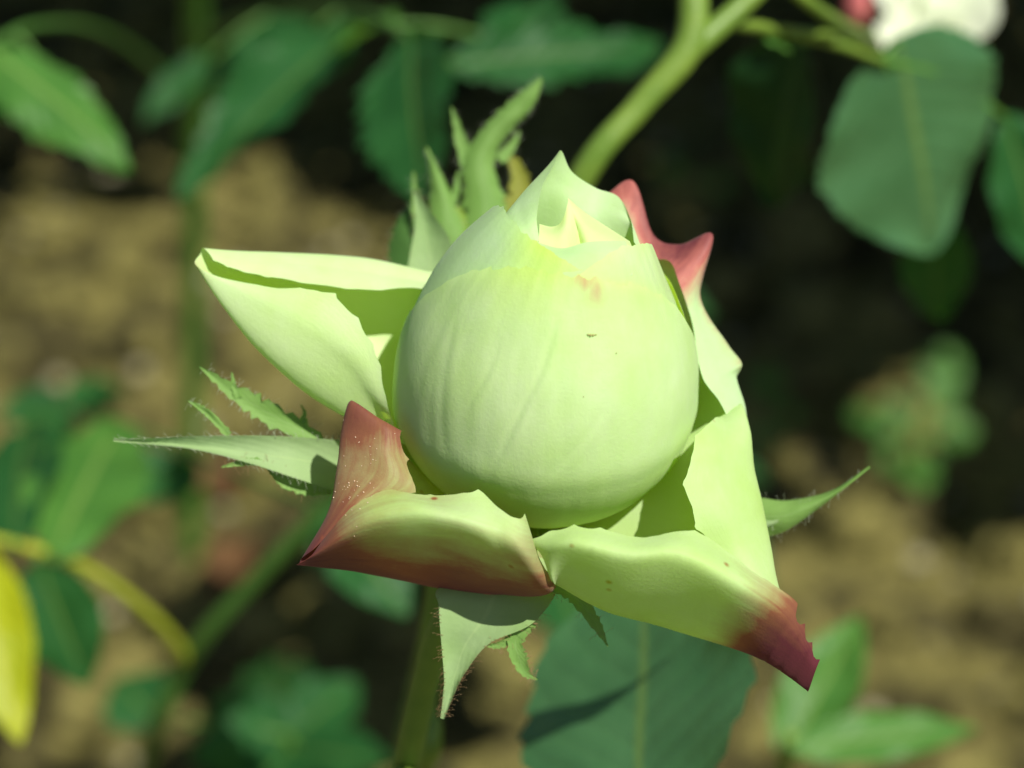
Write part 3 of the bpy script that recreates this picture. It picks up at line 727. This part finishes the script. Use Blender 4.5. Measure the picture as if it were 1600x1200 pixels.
# --- upright stem on the left with drooping leaves
ls = empty('rose_shoot', G(298, 905, -.015), 'slender upright rose shoot with drooping dark leaves left of the bloom', 'rose shoot')
lb = np.array(ls.location)
def on_y(px, py, y):        # pixel ray at world y
    k = SPAN / FOCUS / 1600; v = FWD + RGT * (px - 800) * k + UPV * (600 - py) * k
    return CAM + v * ((y - CAM[1]) / v[1])
tube_part('stem', [lb, on_y(300, 600, lb[1] - .01), on_y(302, 300, lb[1] - .03), on_y(306, 100, lb[1] - .05), on_y(305, -120, lb[1] - .08)], [.0048, .0044, .0042, .004, .003], M['stem_mid'], ls, 12)
la = tube_part('leaf_stalk', [on_y(305, 60, lb[1] - .055), W(430, 20, -4200), W(560, 20, -3000), W(640, 60, -2200)], [.0015, .0013, .0011, .001], M['stem_dark'], ls, 8)
pleaf(la, (560, 30, -3000), (272, 300, -2700), 175, 'leaf', face=(-.45, -.5, .6), fold=.3, droop=.1, seed=7, serr=10, teeth=.10)
pleaf(la, (500, 40, -3200), (330, 150, -3300), 130, 'leaf', face=(.3, -.3, .9), fold=.3, seed=107, serr=9, teeth=.1)
pleaf(la, (620, 30, -2600), (520, 70, -2900), 90, 'leaf_bright', face=(.2, -.3, .9), fold=.3, seed=108, serr=9, teeth=.1)
pleaf(la, (640, 50, -2200), (650, 310, -1900), 235, 'leaf', face=(-.5, -.7, .4), fold=.18, droop=.15, seed=8, serr=10, teeth=.13)
pleaf(la, (700, 100, -2400), (1010, 70, -2600), 140, 'leaf', face=(0, -.6, .7), fold=.2, droop=.1, seed=9, serr=8, teeth=.14)
pleaf(la, (900, 110, -2700), (1040, 60, -2900), 90, 'leaf', face=(.4, -.3, .8), seed=109, serr=8, teeth=.1)
pleaf(la, (760, 60, -2600), (880, -10, -2900), 100, 'leaf', face=(-.2, -.3, .9), seed=110, serr=8, teeth=.1)
pleaf(la, (330, 90, -4200), (222, 185, -4000), 66, 'leaf', seed=10)
lc = tube_part('leaf_stalk', [on_y(304, 160, lb[1] - .045), W(180, 60, -4000), W(60, 40, -2600), W(-40, 90, -2200)], [.0015, .0012, .001, .001], M['stem_dark'], ls, 8)
pleaf(lc, (-40, 60, -2300), (200, 236, -2100), 150, 'leaf_bright', face=(.2, -.4, .8), fold=-.3, droop=.25, seed=11, serr=10, teeth=.08)
pleaf(lc, (60, 90, -2400), (-90, 200, -2200), 150, 'leaf', face=(0, -.4, .8), seed=12)

# --- lower-left shoot with a yellow leaf
lo = empty('rose_shoot', G(225, 1240, -.015), 'low rose shoot with one yellow leaf in the lower left corner', 'rose shoot')
lr = np.array(lo.location)
tube_part('stem', [lr, W(232, 1180, -3600), W(292, 1032, -2900), W(400, 905, -2600), W(505, 795, -2400), W(560, 720, -2300)], [.0026, .0024, .0022, .002, .0018, .0012], M['stem_dark'], lo, 12)
yl = tube_part('leaf_stalk', [W(292, 1030, -2880), W(240, 965, -2600), W(130, 885, -2350), W(0, 845, -2200), W(-80, 830, -2150)], [.0018, .0013, .0011, .001, .0009], M['stem_lime'], lo, 10)
pleaf(yl, (-40, 850, -2150), (30, 1160, -1950), 130, 'leaf_yellow', face=(.1, -.6, .7), fold=.2, droop=.1, seed=13)
pleaf(yl, (60, 875, -2250), (135, 1075, -2300), 150, 'leaf', face=(-.1, -.6, .7), fold=.25, seed=14)
pleaf(yl, (85, 862, -2250), (190, 640, -2900), 200, 'leaf_bright', face=(.1, -.45, .8), fold=.2, seed=15)
pleaf(yl, (20, 850, -2200), (40, 640, -2900), 170, 'leaf', face=(-.1, -.45, .8), fold=.2, seed=16)
ll = tube_part('leaf_stalk', [W(500, 800, -2400), W(420, 760, -3200), W(260, 690, -3900), W(120, 640, -4300)], [.0014, .0012, .001, .001], M['stem_dark'], lo, 8)
pleaf(ll, (110, 650, -4300), (190, 595, -4600), 90, 'leaf', seed=18)
pleaf(ll, (120, 660, -4200), (0, 640, -4000), 110, 'leaf', seed=19)
pleaf(ll, (300, 720, -3800), (200, 780, -3600), 120, 'leaf', seed=20)
pleaf(ll, (510, 800, -2400), (640, 960, -2300), 150, 'leaf', face=(.1, -.3, .9), seed=21)

def weed(px, py, leaves, label, m='leaf_bright', hs=.03):
    base = G(px, py, -.008)
    e = empty('broadleaf_weed', base, label, 'weed')
    tube_part('stem', [base - np.array([0, 0, .006]), base + np.array([0, 0, hs * .5]), base + np.array([.002, 0, hs])], [.0014, .0012, .001], M['stem_dark'], e, 8)
    for k, (bx, by, bz, tx, ty, tz, w_) in enumerate(leaves):
        b0 = G(bx, by, bz); t = G(tx, ty, tz); b = b0 + (t - b0) * .45
        tube_part('leaf_stalk', [b0, (b0 + b) / 2 + np.array([0, 0, .003]), b], [.0008, .0007, .0006], M['stem_mid'], e, 6)
        dep = (b - CAM) @ FWD
        leaf_part('leaf', b, t, w_ * dep * SPAN / FOCUS / 1600, M[m], e, seed=60 + k + px, serr=5, fold=.15, face=(.1, -.4, .9), wmax=.5)
    return e
weed(1425, 690, [(1425, 680, .03, 1490, 540, .05, 75), (1420, 690, .03, 1370, 660, .035, 60), (1425, 690, .03, 1440, 765, .03, 58), (1430, 685, .03, 1525, 670, .035, 60), (1420, 680, .03, 1330, 640, .03, 50), (1425, 690, .025, 1470, 720, .02, 34), (1425, 690, .03, 1400, 610, .045, 44), (1425, 690, .02, 1380, 730, .02, 40), (1430, 690, .03, 1500, 610, .04, 36)],
     'small weed with round bright leaves on the shaded soil', 'leaf_bright')
weed(1195, 640, [(1195, 645, .02, 1200, 580, .03, 60), (1195, 645, .02, 1190, 700, .03, 60), (1195, 645, .02, 1250, 650, .02, 40)], 'tuft of weed half hidden beside the right petals', 'leaf_bright')
weed(1075, 285, [(1080, 290, .02, 1030, 250, .03, 50), (1080, 290, .02, 1140, 290, .02, 40)], 'pale yellowish seedling on the soil beyond the pink petals', 'leaf_bright')
br = empty('rose_sucker', G(1230, 1260, -.015), 'young rose sucker with light green leaves below the dark petal tip', 'rose shoot')
tube_part('stem', [np.array(br.location), W(1225, 1240, -3000), W(1228, 1190, -2400), W(1232, 1150, -2150)], [.0022, .002, .0018, .0014], M['stem'], br, 8)
pleaf(br, (1225, 1190, -2300), (1345, 955, -2500), 130, 'leaf_bright', face=(-.2, -.45, .8), fold=.25, seed=31)
pleaf(br, (1232, 1170, -2150), (1535, 1130, -2300), 90, 'leaf_bright', face=(0, -.45, .8), fold=.2, seed=32)
bl = empty('rose_sucker', G(470, 1290, -.015), 'dark leaved rose sucker at the foot of the stems', 'rose shoot')
tube_part('stem', [np.array(bl.location), W(470, 1230, -4200), W(450, 1150, -3600)], [.0022, .002, .0014], M['stem_dark'], bl, 8)
for k, (b, t, w_) in enumerate([((455, 1160, -3600), (330, 1090, -3700), 110), ((455, 1150, -3600), (560, 1060, -3800), 110), ((460, 1170, -3500), (610, 1190, -3300), 100), ((450, 1170, -3500), (380, 1260, -3200), 110), ((440, 1180, -3600), (300, 1180, -3400), 140), ((450, 1160, -3800), (420, 1010, -5000), 130), ((250, 1130, -3600), (180, 1060, -3700), 130)]):
    pleaf(bl, b, t, w_, 'leaf', seed=33 + k)
for k, (px, py, a) in enumerate([(275, 765, .4), (140, 830, 2.0), (330, 930, 1.2)]):
    b = G(px, py, .012); t = b + np.array([math.cos(a), math.sin(a), .1]) * .04
    o = empty('fallen_leaf', b, ['curled brown leaf fallen beneath the feathery sepal', 'crisp brown leaf lying under the yellow leaf stalk', 'brown leaf lying beside the yellow leaf stalk'][k], 'leaf')
    leaf_part('blade', b, t, .024, M['leaf_dry'], o, fold=.5, droop=.3, seed=70 + k)

# ================================================================== ROSE BUSHES OVERHEAD (out of view, placed and gapped to shade the bed behind)
def bush(root, label, boxes, n, seed, canes, gaps=()):
    rr = random.Random(seed)
    e = empty('unseen_rose_bush', root, label, 'rose bush', 'unseen rose bushes shading the back of the bed')
    V, F, UV = [], [], []
    for k in range(n):
        (x0, x1, y0, y1, z0, z1) = rr.choice(boxes)
        c = np.array([rr.uniform(x0, x1), rr.uniform(y0, y1), rr.uniform(z0, z1)])
        if c[2] < .69 - (c[1] + .246) * .473 and c[1] < 1.3: c[2] = .69 - (c[1] + .246) * .473 + rr.uniform(0, .1)
        sh_ = c - np.array(SUN) * (c[2] / SUN.z)                 # where its shadow falls
        if any((sh_[0] + .01 - q[0]) ** 2 + (sh_[1] - q[1]) ** 2 < q[2] ** 2 for q in gaps): continue  # leaves left out so sun reaches chosen spots
        a = rr.uniform(0, 2 * math.pi); t = rr.uniform(-.5, .35)
        ax = np.array([math.cos(a) * math.cos(t), math.sin(a) * math.cos(t), math.sin(t)])
        nm = np.array([rr.gauss(0, .3), rr.gauss(0, .3), 1.0]); nm -= ax * (nm @ ax); nm /= np.linalg.norm(nm)
        sx = np.cross(ax, nm); L = rr.uniform(.035, .06); w = L * rr.uniform(.5, .68)
        off = len(V); prof = (0.02, .72, 1.0, .8, .42, .02)
        for q, p in enumerate(prof):
            v = q / 5
            for u in (-1, 0, 1):
                V.append(c + ax * L * v + sx * u * w * .5 * p + nm * (abs(u) * .12 * w - .15 * L * v * v)); UV.append((u * .5 + .5, v))
        for q in range(5):
            for i in range(2):
                b = off + q * 3 + i; F.append((b, b + 1, b + 4, b + 3))
    cr_ = pchild('foliage', V, F, M['leaf'], e, UV); cr_['kind'] = 'stuff'
    for c in canes:
        tube_part('cane', [np.array(p) for p in c], [.006, .005, .004, .003][:len(c)], M['stem_dark'], e, 8)
    return e
bush((.34, 1.35, -.02), 'dense rose bush, out of view, that shades the soil behind the broad leaf',
     [(.18, .75, .36, .80, .40, .62), (.1, .8, .68, 1.4, .26, .6), (.24, .8, .33, .62, .44, .6)], 3600, 5,
     [[(.34, 1.35, -.02), (.33, 1.3, .25), (.28, 1.1, .45), (.2, .75, .55)], [(.36, 1.37, -.02), (.42, 1.3, .3), (.45, 1.0, .5), (.4, .65, .55)]],
     [(*G(px, py, .02)[:2], r) for px, py, r in ((1480, 560, .045), (1400, 690, .04), (1440, 770, .045), (1200, 530, .012), (1250, 610, .014), (1180, 740, .02), (1080, 280, .03), (940, 200, .02))])
bush((-.28, 1.42, -.02), 'rose bush, out of view, that shades the soil behind the drooping leaves',
     [(-.5, .35, .70, 1.4, .2, .5), (-.5, .35, .74, 1.0, .25, .5)] * 9 + [], 2300, 6,
     [[(-.28, 1.42, -.02), (-.26, 1.4, .2), (-.2, 1.2, .36), (-.1, 1.0, .38)], [(-.3, 1.44, -.02), (-.35, 1.35, .2), (-.4, 1.15, .36), (-.42, 1.0, .38)]])
